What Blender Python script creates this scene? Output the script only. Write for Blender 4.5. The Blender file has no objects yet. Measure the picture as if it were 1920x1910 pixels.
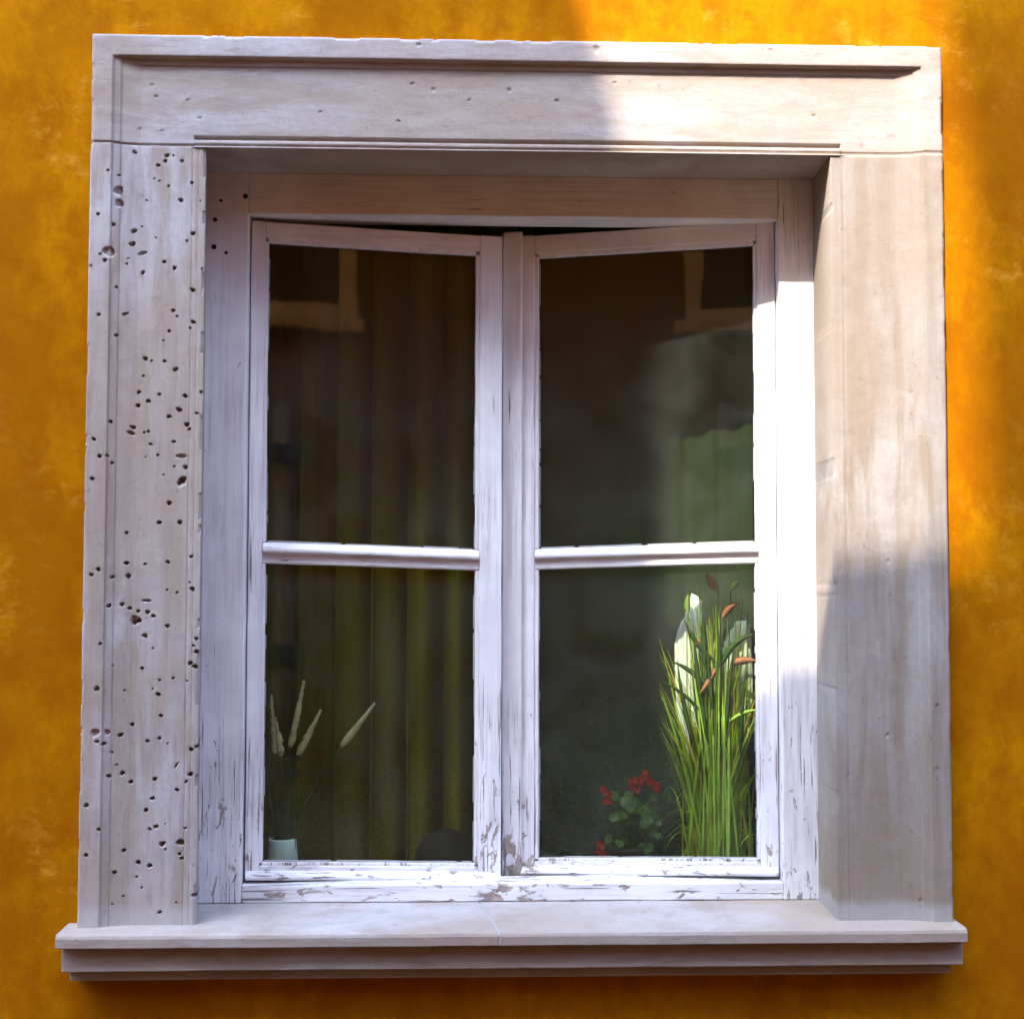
import bpy, math, random
import numpy as np
from mathutils import Vector

# ------------------------------------------------------------------ camera, sky, sun, exposure
sc = bpy.context.scene
COL = sc.collection
D = 2.4                                     # camera stands 2.4 m from the plaster
YAW, PIT, ROL, FPX = .0356, .0496, .0018, 2600.
_F = np.array([math.sin(YAW)*math.cos(PIT), math.cos(YAW)*math.cos(PIT), math.sin(PIT)])
_R = np.array([math.cos(YAW), -math.sin(YAW), 0.]); _U = np.cross(_R, _F)
_R, _U = _R*math.cos(ROL)+_U*math.sin(ROL), -_R*math.sin(ROL)+_U*math.cos(ROL)

cam = bpy.data.cameras.new('camera'); camo = bpy.data.objects.new('camera', cam); COL.objects.link(camo)
cam.sensor_width = 36; cam.lens = 36*FPX/1920; cam.clip_start = .05; cam.clip_end = 500
import mathutils
camo.matrix_world = mathutils.Matrix(((_R[0], _U[0], -_F[0], 0), (_R[1], _U[1], -_F[1], -D), (_R[2], _U[2], -_F[2], 0), (0, 0, 0, 1)))
sc.camera = camo
sc.render.resolution_x, sc.render.resolution_y = 1024, 1018

SX, SZ = .42, 1.3                           # the sun's rays run (SX, 1, -SZ)
ELEV = math.atan2(SZ, math.hypot(SX, 1)); AZ = math.atan2(-SX, -1)
w = bpy.data.worlds.new('World'); sc.world = w; w.use_nodes = True
nt = w.node_tree; bg = nt.nodes['Background']
sky = nt.nodes.new('ShaderNodeTexSky'); sky.sky_type = 'NISHITA'; sky.sun_disc = False
sky.sun_elevation = ELEV; sky.sun_rotation = AZ % (2*math.pi)
sky.air_density = 1.0; sky.dust_density = 9.0; sky.ozone_density = 4.0
tint = nt.nodes.new('ShaderNodeMix'); tint.data_type = 'RGBA'; tint.blend_type = 'MULTIPLY'; tint.inputs[0].default_value = 1; tint.inputs[7].default_value = (.80, 1, 1.32, 1)
nt.links.new(sky.outputs[0], tint.inputs[6]); nt.links.new(tint.outputs[2], bg.inputs[0]); bg.inputs[1].default_value = .15
sun = bpy.data.lights.new('sun', 'SUN'); sun.energy = 2.0; sun.angle = math.radians(.5); sun.color = (1, .87, .70)
suno = bpy.data.objects.new('sun', sun); COL.objects.link(suno)
suno.rotation_euler = Vector((SX, 1, -SZ)).to_track_quat('-Z', 'Y').to_euler(); suno.location = (-3, -8, 10)
sc.view_settings.view_transform = 'Standard'; sc.view_settings.look = 'None'
sc.view_settings.exposure = 2.35; sc.view_settings.gamma = 1

# ------------------------------------------------------------------ helpers
def ray(px, py):
    v = _F*FPX + _R*(px-960) - _U*(py-955)
    return v/v[1]
def at(px, py, Y):                          # a photo measurement at the depth Y -> point in the place
    v = ray(px, py)*(Y+D)
    return Vector((v[0], Y, v[2]))
def X_(px, Y, py=1000): return at(px, py, Y)[0]
def Z_(py, Y, px=960): return at(px, py, Y)[2]

rng = np.random.default_rng(5); random.seed(5)
_perm = rng.random((64, 64, 64))
def vnoise(p):
    i = np.floor(p).astype(int); f = p-i; f = f*f*(3-2*f); r = 0
    for a in (0, 1):
        for b in (0, 1):
            for c in (0, 1):
                wgt = (f[:, 0] if a else 1-f[:, 0])*(f[:, 1] if b else 1-f[:, 1])*(f[:, 2] if c else 1-f[:, 2])
                r = r + wgt*_perm[(i[:, 0]+a) & 63, (i[:, 1]+b) & 63, (i[:, 2]+c) & 63]
    return r*2-1
def fbm(p, s, o=3):
    p = np.asarray(p, float)*s; r = 0; a = 1; t = 0
    for _ in range(o):
        r = r+a*vnoise(p+17.3*_); t += a; a *= .5; p = p*2.1
    return r/t

def tag(o, label=None, cat=None, group=None, kind=None):
    if label: o['label'] = label
    if cat: o['category'] = cat
    if group: o['group'] = group
    if kind: o['kind'] = kind
    return o
def thing(name, loc, label, cat, group=None):
    o = bpy.data.objects.new(name, None); COL.objects.link(o); o.location = loc
    o.empty_display_size = .05
    return tag(o, label, cat, group)
def wloc(o):
    l = Vector(o.location)
    while o.parent: o = o.parent; l = l+Vector(o.location)
    return l
def obj(name, v, f, mat, parent=None, smooth=False, origin=None):
    """v in world coordinates; the object's origin goes to `origin` (default: bottom centre of its box)."""
    v = np.asarray(v, float)
    if origin is None:
        origin = ((v[:, 0].min()+v[:, 0].max())/2, (v[:, 1].min()+v[:, 1].max())/2, v[:, 2].min())
    me = bpy.data.meshes.new(name); me.from_pydata((v-np.array(origin)).tolist(), [], [list(map(int, q)) for q in f]); me.update()
    me.materials.append(mat)
    if smooth: me.polygons.foreach_set('use_smooth', [True]*len(me.polygons))
    o = bpy.data.objects.new(name, me); COL.objects.link(o)
    o.location = Vector(origin)
    if parent: o.parent = parent; o.location = Vector(origin)-wloc(parent)
    return o
class MB:
    def __init__(s): s.v = []; s.f = []; s.n = 0
    def add(s, v, f):
        v = np.asarray(v, float); s.v.append(v); s.f += [[i+s.n for i in q] for q in f]; s.n += len(v); return s
    def build(s, name, mat, parent=None, smooth=False, bevel=0, seg=2, tf=None, rough=0):
        v = np.concatenate(s.v)
        if rough:
            v = v+np.stack([fbm(v+k*9.1, 14, 3) for k in range(3)], 1)*rough
        if tf: v = tf(v)
        o = obj(name, v, s.f, mat, parent, smooth)
        if bevel:
            m = o.modifiers.new('bevel', 'BEVEL'); m.width = bevel; m.segments = seg; m.limit_method = 'ANGLE'; m.angle_limit = math.radians(40)
            m.harden_normals = False
        return o
def boxg(x0, x1, y0, y1, z0, z1, step=.03):
    """closed box whose long faces are cut into short quads (so that it can be worn and bent)"""
    ns = [max(1, min(80, int(round(abs(b-a)/step)))) for a, b in ((x0, x1), (y0, y1), (z0, z1))]
    idx = {}; V = []; Fc = []
    def vid(i, j, k):
        if (i, j, k) not in idx:
            idx[(i, j, k)] = len(V); V.append((x0+(x1-x0)*i/ns[0], y0+(y1-y0)*j/ns[1], z0+(z1-z0)*k/ns[2]))
        return idx[(i, j, k)]
    nx, ny, nz = ns
    for i in range(nx):
        for j in range(ny):
            Fc.append([vid(i, j, 0), vid(i, j+1, 0), vid(i+1, j+1, 0), vid(i+1, j, 0)])
            Fc.append([vid(i, j, nz), vid(i+1, j, nz), vid(i+1, j+1, nz), vid(i, j+1, nz)])
    for i in range(nx):
        for k in range(nz):
            Fc.append([vid(i, 0, k), vid(i+1, 0, k), vid(i+1, 0, k+1), vid(i, 0, k+1)])
            Fc.append([vid(i, ny, k), vid(i, ny, k+1), vid(i+1, ny, k+1), vid(i+1, ny, k)])
    for j in range(ny):
        for k in range(nz):
            Fc.append([vid(0, j, k), vid(0, j, k+1), vid(0, j+1, k+1), vid(0, j+1, k)])
            Fc.append([vid(nx, j, k), vid(nx, j+1, k), vid(nx, j+1, k+1), vid(nx, j, k+1)])
    return V, Fc
def extrude_x(prof, xs):
    """closed profile [(y,z)..] swept along the list of x (one section each)"""
    n = len(prof); V = [(x, y, z) for x in xs for y, z in prof]; F = []
    for a in range(len(xs)-1):
        for i in range(n):
            j = (i+1) % n; F.append([a*n+i, (a+1)*n+i, (a+1)*n+j, a*n+j])
    F.append(list(range(n))); F.append([(len(xs)-1)*n+i for i in reversed(range(n))])
    return V, F
def tube(pts, rad, n=8, cap=True):
    V = []; F = []; m = len(pts)
    for k, p in enumerate(pts):
        p = Vector(p); a = Vector(pts[max(0, k-1)]); b = Vector(pts[min(m-1, k+1)]); t = (b-a).normalized()
        u = t.orthogonal() if abs(t.x) > .9 else t.cross(Vector((1, 0, 0))); u.normalize(); q = t.cross(u)
        r = rad[k] if hasattr(rad, '__len__') else rad
        for i in range(n):
            an = 2*math.pi*i/n; V.append(tuple(p+(u*math.cos(an)+q*math.sin(an))*r))
    for k in range(m-1):
        for i in range(n):
            j = (i+1) % n; F.append([k*n+i, k*n+j, (k+1)*n+j, (k+1)*n+i])
    if cap: F.append(list(reversed(range(n)))); F.append([(m-1)*n+i for i in range(n)])
    return V, F
def lathe(c, prof, n=40):
    """prof: list of (r,z) from bottom axis outwards, up, back in"""
    V = []; F = []
    for r, z in prof:
        for i in range(n):
            a = 2*math.pi*i/n; V.append((c[0]+r*math.cos(a), c[1]+r*math.sin(a), c[2]+z))
    for k in range(len(prof)-1):
        for i in range(n):
            j = (i+1) % n; F.append([k*n+i, k*n+j, (k+1)*n+j, (k+1)*n+i])
    return V, F

# ------------------------------------------------------------------ materials
class NT:
    def __init__(s, name):
        s.m = bpy.data.materials.new(name); s.m.use_nodes = True; s.t = s.m.node_tree; s.b = s.t.nodes['Principled BSDF']
        s.out = s.t.nodes['Material Output']; s.geo = s.t.nodes.new('ShaderNodeNewGeometry'); s.P = s.geo.outputs['Position']
    def n(s, ty, **k):
        o = s.t.nodes.new('ShaderNode'+ty)
        for a, b in k.items(): setattr(o, a, b)
        return o
    def set(s, inp, val):
        if hasattr(val, 'links'): s.t.links.new(val, inp)
        else: inp.default_value = val
    def scale(s, sx, sy, sz, vec=None, off=(0, 0, 0)):
        m = s.n('Mapping'); s.set(m.inputs[0], vec or s.P); m.inputs['Scale'].default_value = (sx, sy, sz); m.inputs['Location'].default_value = off
        return m.outputs[0]
    def noise(s, vec, sc_=1, det=4, rough=.55, dist=0):
        k = s.n('TexNoise'); s.set(k.inputs['Vector'], vec); k.inputs['Scale'].default_value = sc_; k.inputs['Detail'].default_value = det
        k.inputs['Roughness'].default_value = rough; k.inputs['Distortion'].default_value = dist
        return k.outputs['Fac']
    def ramp(s, fac, *st):
        r = s.n('ValToRGB'); s.set(r.inputs[0], fac); e = r.color_ramp.elements
        while len(e) < len(st): e.new(.5)
        for q, (p, c) in zip(e, st):
            q.position = p; q.color = (c, c, c, 1) if not hasattr(c, '__len__') else (*c, 1)
        return r.outputs[0]
    def mix(s, fac, a, b, mode='MIX'):
        m = s.n('Mix', data_type='RGBA', blend_type=mode)
        s.set(m.inputs[0], fac)
        for i, c in ((6, a), (7, b)): s.set(m.inputs[i], (*c, 1) if isinstance(c, tuple) and len(c) == 3 else c)
        return m.outputs[2]
    def math(s, op, a, b=0., clamp=False):
        m = s.n('Math', operation=op, use_clamp=clamp); s.set(m.inputs[0], a); s.set(m.inputs[1], b); return m.outputs[0]
    def bump(s, h, dist, strength=1, normal=None):
        b = s.n('Bump'); s.set(b.inputs['Height'], h); b.inputs['Distance'].default_value = dist; b.inputs['Strength'].default_value = strength
        if normal: s.set(b.inputs['Normal'], normal)
        return b.outputs[0]
    def sep(s):
        k = s.n('SeparateXYZ'); s.set(k.inputs[0], s.P); return k.outputs
    def fin(s, col, rough=.8, normal=None, spec=.3):
        s.set(s.b.inputs['Base Color'], (*col, 1) if isinstance(col, tuple) else col); s.set(s.b.inputs['Roughness'], rough)
        s.b.inputs['Specular IOR Level'].default_value = spec
        if normal: s.set(s.b.inputs['Normal'], normal)
        return s.m

def mat_plaster():
    t = NT('ochre_plaster')
    big = t.noise(t.P, 2.3, 5, .6, .6)
    mid = t.noise(t.scale(1, 1, .8), 13, 8, .7, .25)
    fine = t.noise(t.scale(1, 1, .7), 70, 5, .7)
    streak = t.noise(t.scale(9, 1, 3), 2.2, 6, .66, .1)
    c = t.mix(t.ramp(big, (.3, 0.), (.68, 1.)), (.37, .125, .0006), (.55, .222, .0008))
    c = t.mix(t.math('MULTIPLY', t.ramp(mid, (.38, 1.), (.54, 0.)), .7), c, (.31, .092, .0006))
    c = t.mix(t.math('MULTIPLY', t.ramp(streak, (.52, 0.), (.7, 1.)), .25), c, (.38, .13, .002))
    fleck = t.math('MULTIPLY', t.ramp(t.noise(t.scale(1, 1, 1.6), 17, 8, .72, .4), (.52, 0.), (.62, 1.)), t.ramp(t.noise(t.P, 3.1, 4, .6), (.48, 0.), (.60, 1.)))
    c = t.mix(t.math('MULTIPLY', fleck, .5), c, (.72, .34, .04))
    blot = t.noise(t.scale(1, 1, .6), 3.4, 7, .62, 0)
    c = t.mix(t.math('MULTIPLY', t.ramp(blot, (.49, 0.), (.57, 1.)), .6), c, (.30, .085, .0006))
    c = t.mix(t.ramp(fine, (.32, .45), (.62, 0.)), c, (.33, .11, .002))
    h = t.math('ADD', t.math('MULTIPLY', mid, .7), t.math('MULTIPLY', fine, .3))
    nrm = t.bump(h, .0045, .5)
    nrm = t.bump(t.noise(t.P, 240, 2, .5), .0006, .5, nrm)
    return t.fin(c, .95, nrm, .04)

def mat_stone(name, vert=True, warm=0., k=1.):
    t = NT(name)
    sc1 = t.scale(14, 3, 1.7) if vert else t.scale(2.2, 3, 11)
    st = t.noise(sc1, 1.8, 6, .62, .35)
    cl = t.noise(t.P, 6.5, 6, .62, .5)
    fi = t.noise(t.P, 95, 4, .7)
    lo = t.noise(t.scale(1, 1, 1), 1.9, 3, .5)
    c = t.mix(t.ramp(cl, (.33, 0.), (.66, 1.)), (.49, .458, .452), (.625, .585, .585))
    f = t.math('MULTIPLY', t.ramp(st, (.40, 1.), (.55, 0.)), .85)
    c = t.mix(f, c, (.41+warm*.1, .335, .27))
    f2 = t.math('MULTIPLY', t.ramp(st, (.56, 0.), (.68, 1.)), .6)
    c = t.mix(f2, c, (.66, .645, .64))
    c = t.mix(t.math('MULTIPLY', t.ramp(lo, (.42, 1.), (.6, 0.)), .7), c, (.48, .385, .30))
    sp = t.noise(t.P, 48, 5, .65, .5)
    c = t.mix(t.math('MULTIPLY', t.ramp(sp, (.64, 0.), (.72, 1.)), .6), c, (.27, .185, .14))
    c = t.mix(t.ramp(fi, (.3, .25), (.6, 0.)), c, (.38, .30, .26))
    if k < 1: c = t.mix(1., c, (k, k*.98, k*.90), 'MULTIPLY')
    br = t.noise(t.scale(34, 3, 4) if vert else t.scale(5, 3, 30), 2.0, 7, .7, .2)
    c = t.mix(t.math('MULTIPLY', t.ramp(br, (.54, 0.), (.66, 1.)), .45), c, (.36, .27, .225))
    if vert:
        ft = t.math('ADD', t.math('SUBTRACT', t.sep()[2], -.583), t.math('MULTIPLY', t.noise(t.scale(1, 1, .3), 16, 5, .65), -.05))
        c = t.mix(t.ramp(t.math('MULTIPLY', ft, 10.), (.0, .5), (.16, 0.)), c, (.58, .58, .57))
    h = t.math('ADD', t.math('MULTIPLY', cl, .4), t.math('MULTIPLY', fi, .25))
    h = t.math('ADD', h, t.math('MULTIPLY', st, .6))
    nrm = t.bump(h, .0030, .85)
    nrm = t.bump(t.noise(t.P, 330, 2, .6), .0004, .6, nrm)
    c = t.mix(1., c, (.80, .80, .80), 'MULTIPLY')
    return t.fin(c, .78, nrm, .2)

def mat_wood(name, axis='z', peel=.5, tint=(.87, .87, .87)):
    """old white oil paint on softwood, cracked along the grain, bare and dirty near the foot"""
    t = NT(name)
    g = t.scale(46, 46, 2.2) if axis == 'z' else t.scale(2.2, 46, 60)
    gr = t.noise(g, 2.4, 5, .62, .15)
    g2 = t.scale(130, 130, 3.2) if axis == 'z' else t.scale(3.2, 130, 130)
    cr = t.noise(g2, 1.6, 3, .55, .1)
    cl = t.noise(t.P, 7.5, 5, .6, .4)
    z = t.sep()[2]
    low = t.ramp(t.math('MULTIPLY_ADD', z, -1.1) if False else t.math('MULTIPLY', t.math('ADD', z, .62), 1.0), (0., 1.), (.55, .0))   # towards the sill
    c = t.mix(t.ramp(cl, (.35, 0.), (.65, 1.)), (tint[0]*.86, tint[1]*.84, tint[2]*.86), tint)
    c = t.mix(t.math('MULTIPLY', t.ramp(gr, (.38, 1.), (.55, 0.)), t.math('MULTIPLY', t.ramp(t.noise(t.P, 4.3, 4, .6), (.4, .12), (.62, 1.)), .55)), c, (.47, .42, .43))
    # cracks
    patch = t.ramp(t.noise(t.P, 5., 4, .6, .6), (.42, 0.), (.62, 1.))
    amt = t.math('ADD', t.math('MULTIPLY', patch, .10*peel+.02), t.math('MULTIPLY', low, .13*peel+.02))
    crack = t.ramp(t.math('ADD', t.math('SUBTRACT', amt, cr), .5), (.25, 0.), (.31, 1.))
    c = t.mix(t.math('MULTIPLY', crack, .85), c, (.17, .13, .12))
    # decay where water stands: the foot of the meeting stiles and of the posts
    xx, _y, zz = t.sep()
    foot = t.math('MULTIPLY', t.ramp(t.math('ADD', zz, .60), (.06, 1.), (.20, 0.)), t.ramp(t.math('ABSOLUTE', t.math('SUBTRACT', xx, .098)), (.02, 1.), (.09, .15)))
    # peeled spots
    pn = t.noise(t.scale(1, 1, .4) if axis == 'z' else t.scale(.4, 1, 1), 62, 5, .66, .6)
    pl = t.ramp(t.math('ADD', t.math('ADD', pn, t.math('MULTIPLY', foot, .105)), t.math('MULTIPLY', low, .15*peel)), (.70, 0.), (.73, 1.))
    c = t.mix(t.math('MULTIPLY', pl, .8), c, t.mix(t.ramp(t.noise(t.P, 45, 5, .7), (.38, 0.), (.6, 1.)), (.40, .32, .26), (.15, .08, .045)))
    h = t.math('SUBTRACT', t.math('MULTIPLY', gr, .35), t.math('ADD', crack, pl))
    nrm = t.bump(h, .0011, .9)
    return t.fin(c, t.ramp(cl, (.3, .6), (.7, .42)), nrm, .35)

def mat_plain(name, col, rough=.7, var=.25, s=20, spec=.3, trans=0):
    t = NT(name)
    n = t.noise(t.P, s, 4, .6, .3)
    dk = tuple(x*(1-var) for x in col)
    c = t.mix(t.ramp(n, (.35, 0.), (.65, 1.)), dk, col)
    t.fin(c, rough, t.bump(n, .001, .5), spec)
    if trans:
        tr = t.n('BsdfTranslucent'); t.set(tr.inputs[0], c); mx = t.n('MixShader'); mx.inputs[0].default_value = trans
        t.set(mx.inputs[1], t.b.outputs[0]); t.set(mx.inputs[2], tr.outputs[0]); t.set(t.out.inputs[0], mx.outputs[0])
    return t.m

def mat_glass():
    t = NT('old_window_glass')
    fr = t.n('Fresnel'); fr.inputs[0].default_value = 1.58
    nb = t.bump(t.noise(t.P, 5, 2, .5), .002, .25); t.set(fr.inputs['Normal'], nb)
    gl = t.n('BsdfGlossy'); gl.inputs['Roughness'].default_value = .02; gl.inputs[0].default_value = (1, 1, 1, 1); t.set(gl.inputs['Normal'], nb)
    tr = t.n('BsdfTransparent'); tr.inputs[0].default_value = (.94, .97, .90, 1)
    df = t.n('BsdfDiffuse'); df.inputs[0].default_value = (.5, .55, .52, 1)
    m1 = t.n('MixShader'); t.set(m1.inputs[0], t.ramp(t.noise(t.P, 9, 5, .6, .5), (.35, .006), (.7, .024))); t.set(m1.inputs[1], tr.outputs[0]); t.set(m1.inputs[2], df.outputs[0])
    m2 = t.n('MixShader'); t.set(m2.inputs[0], t.math('MULTIPLY', fr.outputs[0], t.math('SUBTRACT', 1., t.geo.outputs['Backfacing']))); t.set(m2.inputs[1], m1.outputs[0]); t.set(m2.inputs[2], gl.outputs[0])
    t.set(t.out.inputs[0], m2.outputs[0]); t.t.nodes.remove(t.b)
    return t.m

def mat_net(name, col, open_=.35, lace=True):
    """net curtain: woven threads with gaps, denser figured lace towards the hem"""
    t = NT(name)
    x, y, z = t.sep()
    wv = t.n('TexWave', wave_type='BANDS', bands_direction='X'); t.set(wv.inputs[0], t.scale(1, 0, 1)); wv.inputs['Scale'].default_value = 17; wv.inputs['Distortion'].default_value = 14; wv.inputs['Detail'].default_value = 3; wv.inputs['Detail Scale'].default_value = .6
    vo = t.n('TexVoronoi', feature='DISTANCE_TO_EDGE'); t.set(vo.inputs['Vector'], t.scale(1, 0, 1)); vo.inputs['Scale'].default_value = 70
    fl = t.ramp(vo.outputs['Distance'], (.02, 1.), (.12, 0.))
    hem = t.ramp(t.math('ADD', z, .62), (.08, 1.), (.62, 0.))
    pat = t.math('ADD', t.math('MULTIPLY', t.ramp(wv.outputs['Fac'], (.5, 0.), (.8, 1.)), .045), t.math('MULTIPLY', t.math('MULTIPLY', fl, hem), .2))
    cover = t.math('ADD', 1-open_, pat if lace else 0., True)
    c = t.mix(t.noise(t.scale(30, 1, 1), 1, 3), tuple(q*.8 for q in col), col)
    d = t.n('BsdfDiffuse'); t.set(d.inputs[0], c); tl = t.n('BsdfTranslucent'); t.set(tl.inputs[0], c)
    m0 = t.n('MixShader'); m0.inputs[0].default_value = .4; t.set(m0.inputs[1], d.outputs[0]); t.set(m0.inputs[2], tl.outputs[0])
    tr = t.n('BsdfTransparent'); m1 = t.n('MixShader'); t.set(m1.inputs[0], cover); t.set(m1.inputs[1], tr.outputs[0]); t.set(m1.inputs[2], m0.outputs[0])
    t.set(t.out.inputs[0], m1.outputs[0]); t.t.nodes.remove(t.b)
    return t.m

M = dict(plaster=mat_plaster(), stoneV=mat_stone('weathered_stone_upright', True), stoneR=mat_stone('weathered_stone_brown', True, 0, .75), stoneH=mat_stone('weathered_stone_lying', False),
         woodV=mat_wood('old_white_paint_upright', 'z', .85), woodH=mat_wood('old_white_paint_lying', 'x', .72),
         glass=mat_glass(), net=mat_net('net_curtain_cloth', (.23, .205, .02), .2), net2=mat_net('net_curtain_cloth_plain', (.07, .10, .065), .3),
         cloth=mat_plain('white_gathered_cloth', (.85, .88, .88), .9, .12, 30, .1, .25),
         room=mat_plain('dim_room_paint', (.16, .10, .05), .9, .3, 3, .1), floorb=mat_plain('dark_floor_boards', (.08, .05, .03), .6, .3, 6),
         mortar=mat_plain('pale_mortar', (.40, .40, .39), .9, .15, 60, .1),
         cup=mat_plain('pale_glaze', (.5, .6, .62), .35, .06, 20, .5), dark=mat_plain('dark_glaze', (.022, .02, .016), .85, .3, 14, .1),
         terr=mat_plain('brown_clay', (.20, .10, .045), .8, .2, 30), plume=mat_plain('cream_plume', (.50, .44, .26), .9, .25, 160, .1, .2),
         stalk=mat_plain('olive_stalk', (.06, .07, .012), .7, .3, 40, .2, .2), blade=mat_plain("green_blade", (.27, .42, .012), .5, .45, 26, .4, .35),
         bladey=mat_plain('straw_blade', (.50, .42, .05), .6, .35, 26, .3, .35), leaf=mat_plain('green_leaf', (.04, .10, .01), .5, .35, 50, .4, .3),
         peach=mat_plain('peach_petal', (.52, .20, .11), .6, .25, 70, .2, .35), bud=mat_plain('lime_bud_and_sunlit_blade', (.42, .62, .10), .6, .2, 60, .3, .3),
         red=mat_plain('red_petal', (.30, .01, .004), .6, .3, 120, .2, .25), cobble=mat_plain('grey_paving', (.11, .065, .02), .85, .3, 9),
         facade=mat_plain('ochre_facade', (.25, .14, .001), .9, .15, 3, .1), trim=mat_plain('cream_trim', (.85, .72, .36), .8, .12, 10, .2),
         roof=mat_plain('red_roof_tile', (.25, .08, .04), .85, .3, 12), zinc=mat_plain('zinc_pipe', (.40, .36, .22), .5, .15, 12, .5),
         dglass=mat_plain('dark_pane', (.03, .035, .04), .08, .2, 3, .8))

# ------------------------------------------------------------------ setting: street, house wall, room
YS = -.02                                   # stone's front plane
SXL, SXR = -.640, .8385                     # outer edges of the surround
ZT, ZB = .9345, X_(0, 0)*0+Z_(1735, YS)
OX0 = (X_(383, YS, 300)+X_(372, YS, 1600))/2; OX1 = X_(1558, YS, 400)
OZ1 = Z_(285, YS, 960)
ZJ = (Z_(271, YS, 280)+Z_(290, YS, 1660))/2  # joint between header and jambs
FY = .126                                   # front plane of the wooden frame
GZ = -1.62                                  # street level
g = MB(); g.add([(-30, -30, GZ), (30, -30, GZ), (30, 0.2, GZ), (-30, 0.2, GZ)], [[0, 1, 2, 3]])
tag(g.build('street', M['cobble']), kind='structure')

def wall_with_hole(x, z, y0, y1, hx, hz):
    xs = [x[0], hx[0], hx[1], x[1]]; zs = [z[0], hz[0], hz[1], z[1]]; V = []; F = []
    for y in (y0, y1):
        for a in zs:
            for b in xs: V.append((b, y, a))
    for k in range(3):
        for i in range(3):
            if i == 1 and k == 1: continue
            q = k*4+i; F.append([q, q+1, q+5, q+4]); F.append([16+q, 16+q+4, 16+q+5, 16+q+1])
    def side(ids):
        for a, b in zip(ids, ids[1:]): F.append([a, a+16, b+16, b])
    side([0, 4, 8, 12]); side([12, 13, 14, 15]); side([15, 11, 7, 3]); side([3, 2, 1, 0]); side([5, 6, 10, 9, 5])
    return V, F
g = MB(); g.add(*wall_with_hole((-7, 7), (GZ-.2, 7.5), 0, .30, (OX0-.05, OX1+.05), (ZB-.02, OZ1+.02)))
tag(g.build('house_wall', M['plaster']), 'mottled ochre plaster wall with a patch of sun beside the stone window surround', 'wall')

# the room behind: five slabs, nearly dark
for nm, b in (('room_floor', (-2.2, 2.4, .31, 4, -1.35, -1.25)), ('room_ceiling', (-2.2, 2.4, .31, 4, 1.5, 1.6)),
              ('room_back_wall', (-2.2, 2.4, 3.9, 4, -1.249, 1.499)), ('room_side_wall', (-2.3, -2.201, .31, 3.9, -1.249, 1.499)),
              ('room_side_wall', (2.401, 2.5, .31, 3.9, -1.249, 1.499))):
    g = MB(); g.add(*boxg(*b, step=1)); tag(g.build(nm, M['floorb' if 'floor' in nm else 'room']), kind='structure')

# ------------------------------------------------------------------ stone surround (relief cut in dense grids)
def lines(a, b, step, keys=()):
    xs = list(np.linspace(a, b, int((b-a)/step)+2))
    for k in keys:
        if a < k < b: xs += [k-.0004, k+.0004]
    xs = np.array(sorted(xs)); keep = [0]
    for i in range(1, len(xs)):
        if xs[i]-xs[keep[-1]] > .0003: keep.append(i)
    xs = xs[keep]; xs[-1] = b
    return xs
def relief(name, xs, zs, hfn, yb, mat, parent, back=None):
    XX, ZZ = np.meshgrid(xs, zs); h = hfn(XX.ravel(), ZZ.ravel()); nx, nz = len(xs), len(zs)
    V = np.stack([XX.ravel(), YS-h, ZZ.ravel()], 1); N = len(V)
    ids = np.arange(N).reshape(nz, nx)
    F = np.stack([ids[:-1, :-1], ids[:-1, 1:], ids[1:, 1:], ids[1:, :-1]], -1).reshape(-1, 4).tolist()
    rim = list(ids[0, :])+list(ids[1:, -1])+list(ids[-1, :-1][::-1])+list(ids[1:-1, 0][::-1])
    Bk = V[rim].copy(); Bk[:, 1] = yb
    if back: Bk = back(Bk)
    V = np.concatenate([V, Bk]); m = len(rim)
    for i in range(m):
        j = (i+1) % m; F.append([rim[i], N+i, N+j, rim[j]])
    F.append([N+i for i in reversed(range(m))])
    o = obj(name, V, F, mat, parent, True)
    for e in (): pass
    mod = o.modifiers.new('es', 'EDGE_SPLIT') if False else None
    return o
BAND, STEP = .037, .0145
def prof(e):                                # e = distance from the outer edge
    return np.interp(e, [0, .0015, .004, BAND-.002, BAND, BAND+.0012, BAND+.004, BAND+.0125, BAND+.0135, BAND+.0155, 9],
                     [-.004, -.0008, STEP, STEP, STEP-.0008, .0035, .0035, .0022, 0, 0, 0])*1.0
def prof2(e):
    return np.interp(e, [0, .0012, .003, BAND-.001, BAND+.0005, BAND+.002, BAND+.0125, BAND+.0135, 9],
                     [STEP-.003, STEP-.0008, STEP, STEP, STEP-.001, .004, .0022, 0, 0])
def prof3(e):                               # the upright mouldings are shallower, stepping down in an ogee
    return np.interp(e, [0, .0012, .003, BAND-.001, BAND+.0005, BAND+.005, BAND+.0125, BAND+.0135, BAND+.016, BAND+.045, 9],
                     [STEP-.003, STEP-.0008, STEP, STEP, STEP-.0035, STEP-.0045, .0075, .0055, .0052, 0, 0])
def wear(x, z, amp=1.):
    p = np.stack([x, x*0, z], 1)
    return amp*(.0012*fbm(p, 5, 3)+.0006*fbm(p, 45, 3))
def hole(x, z, h, cx, cz, r, dep, el=1., an=0.):
    dx, dz = x-cx, z-cz; c, s = math.cos(an), math.sin(an); u = (dx*c+dz*s)/el; v = -dx*s+dz*c
    d = np.hypot(u, v)/r
    m = d < 1.8
    d[m] += .07*np.sin(3*np.arctan2(v[m], u[m])+cx*900)+.18*fbm(np.stack([x[m], 0*x[m]+cx, z[m]], 1), 260, 2)
    h[m] -= dep*np.clip((1.12-d[m])*3.2, 0, 1)
    return h

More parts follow.
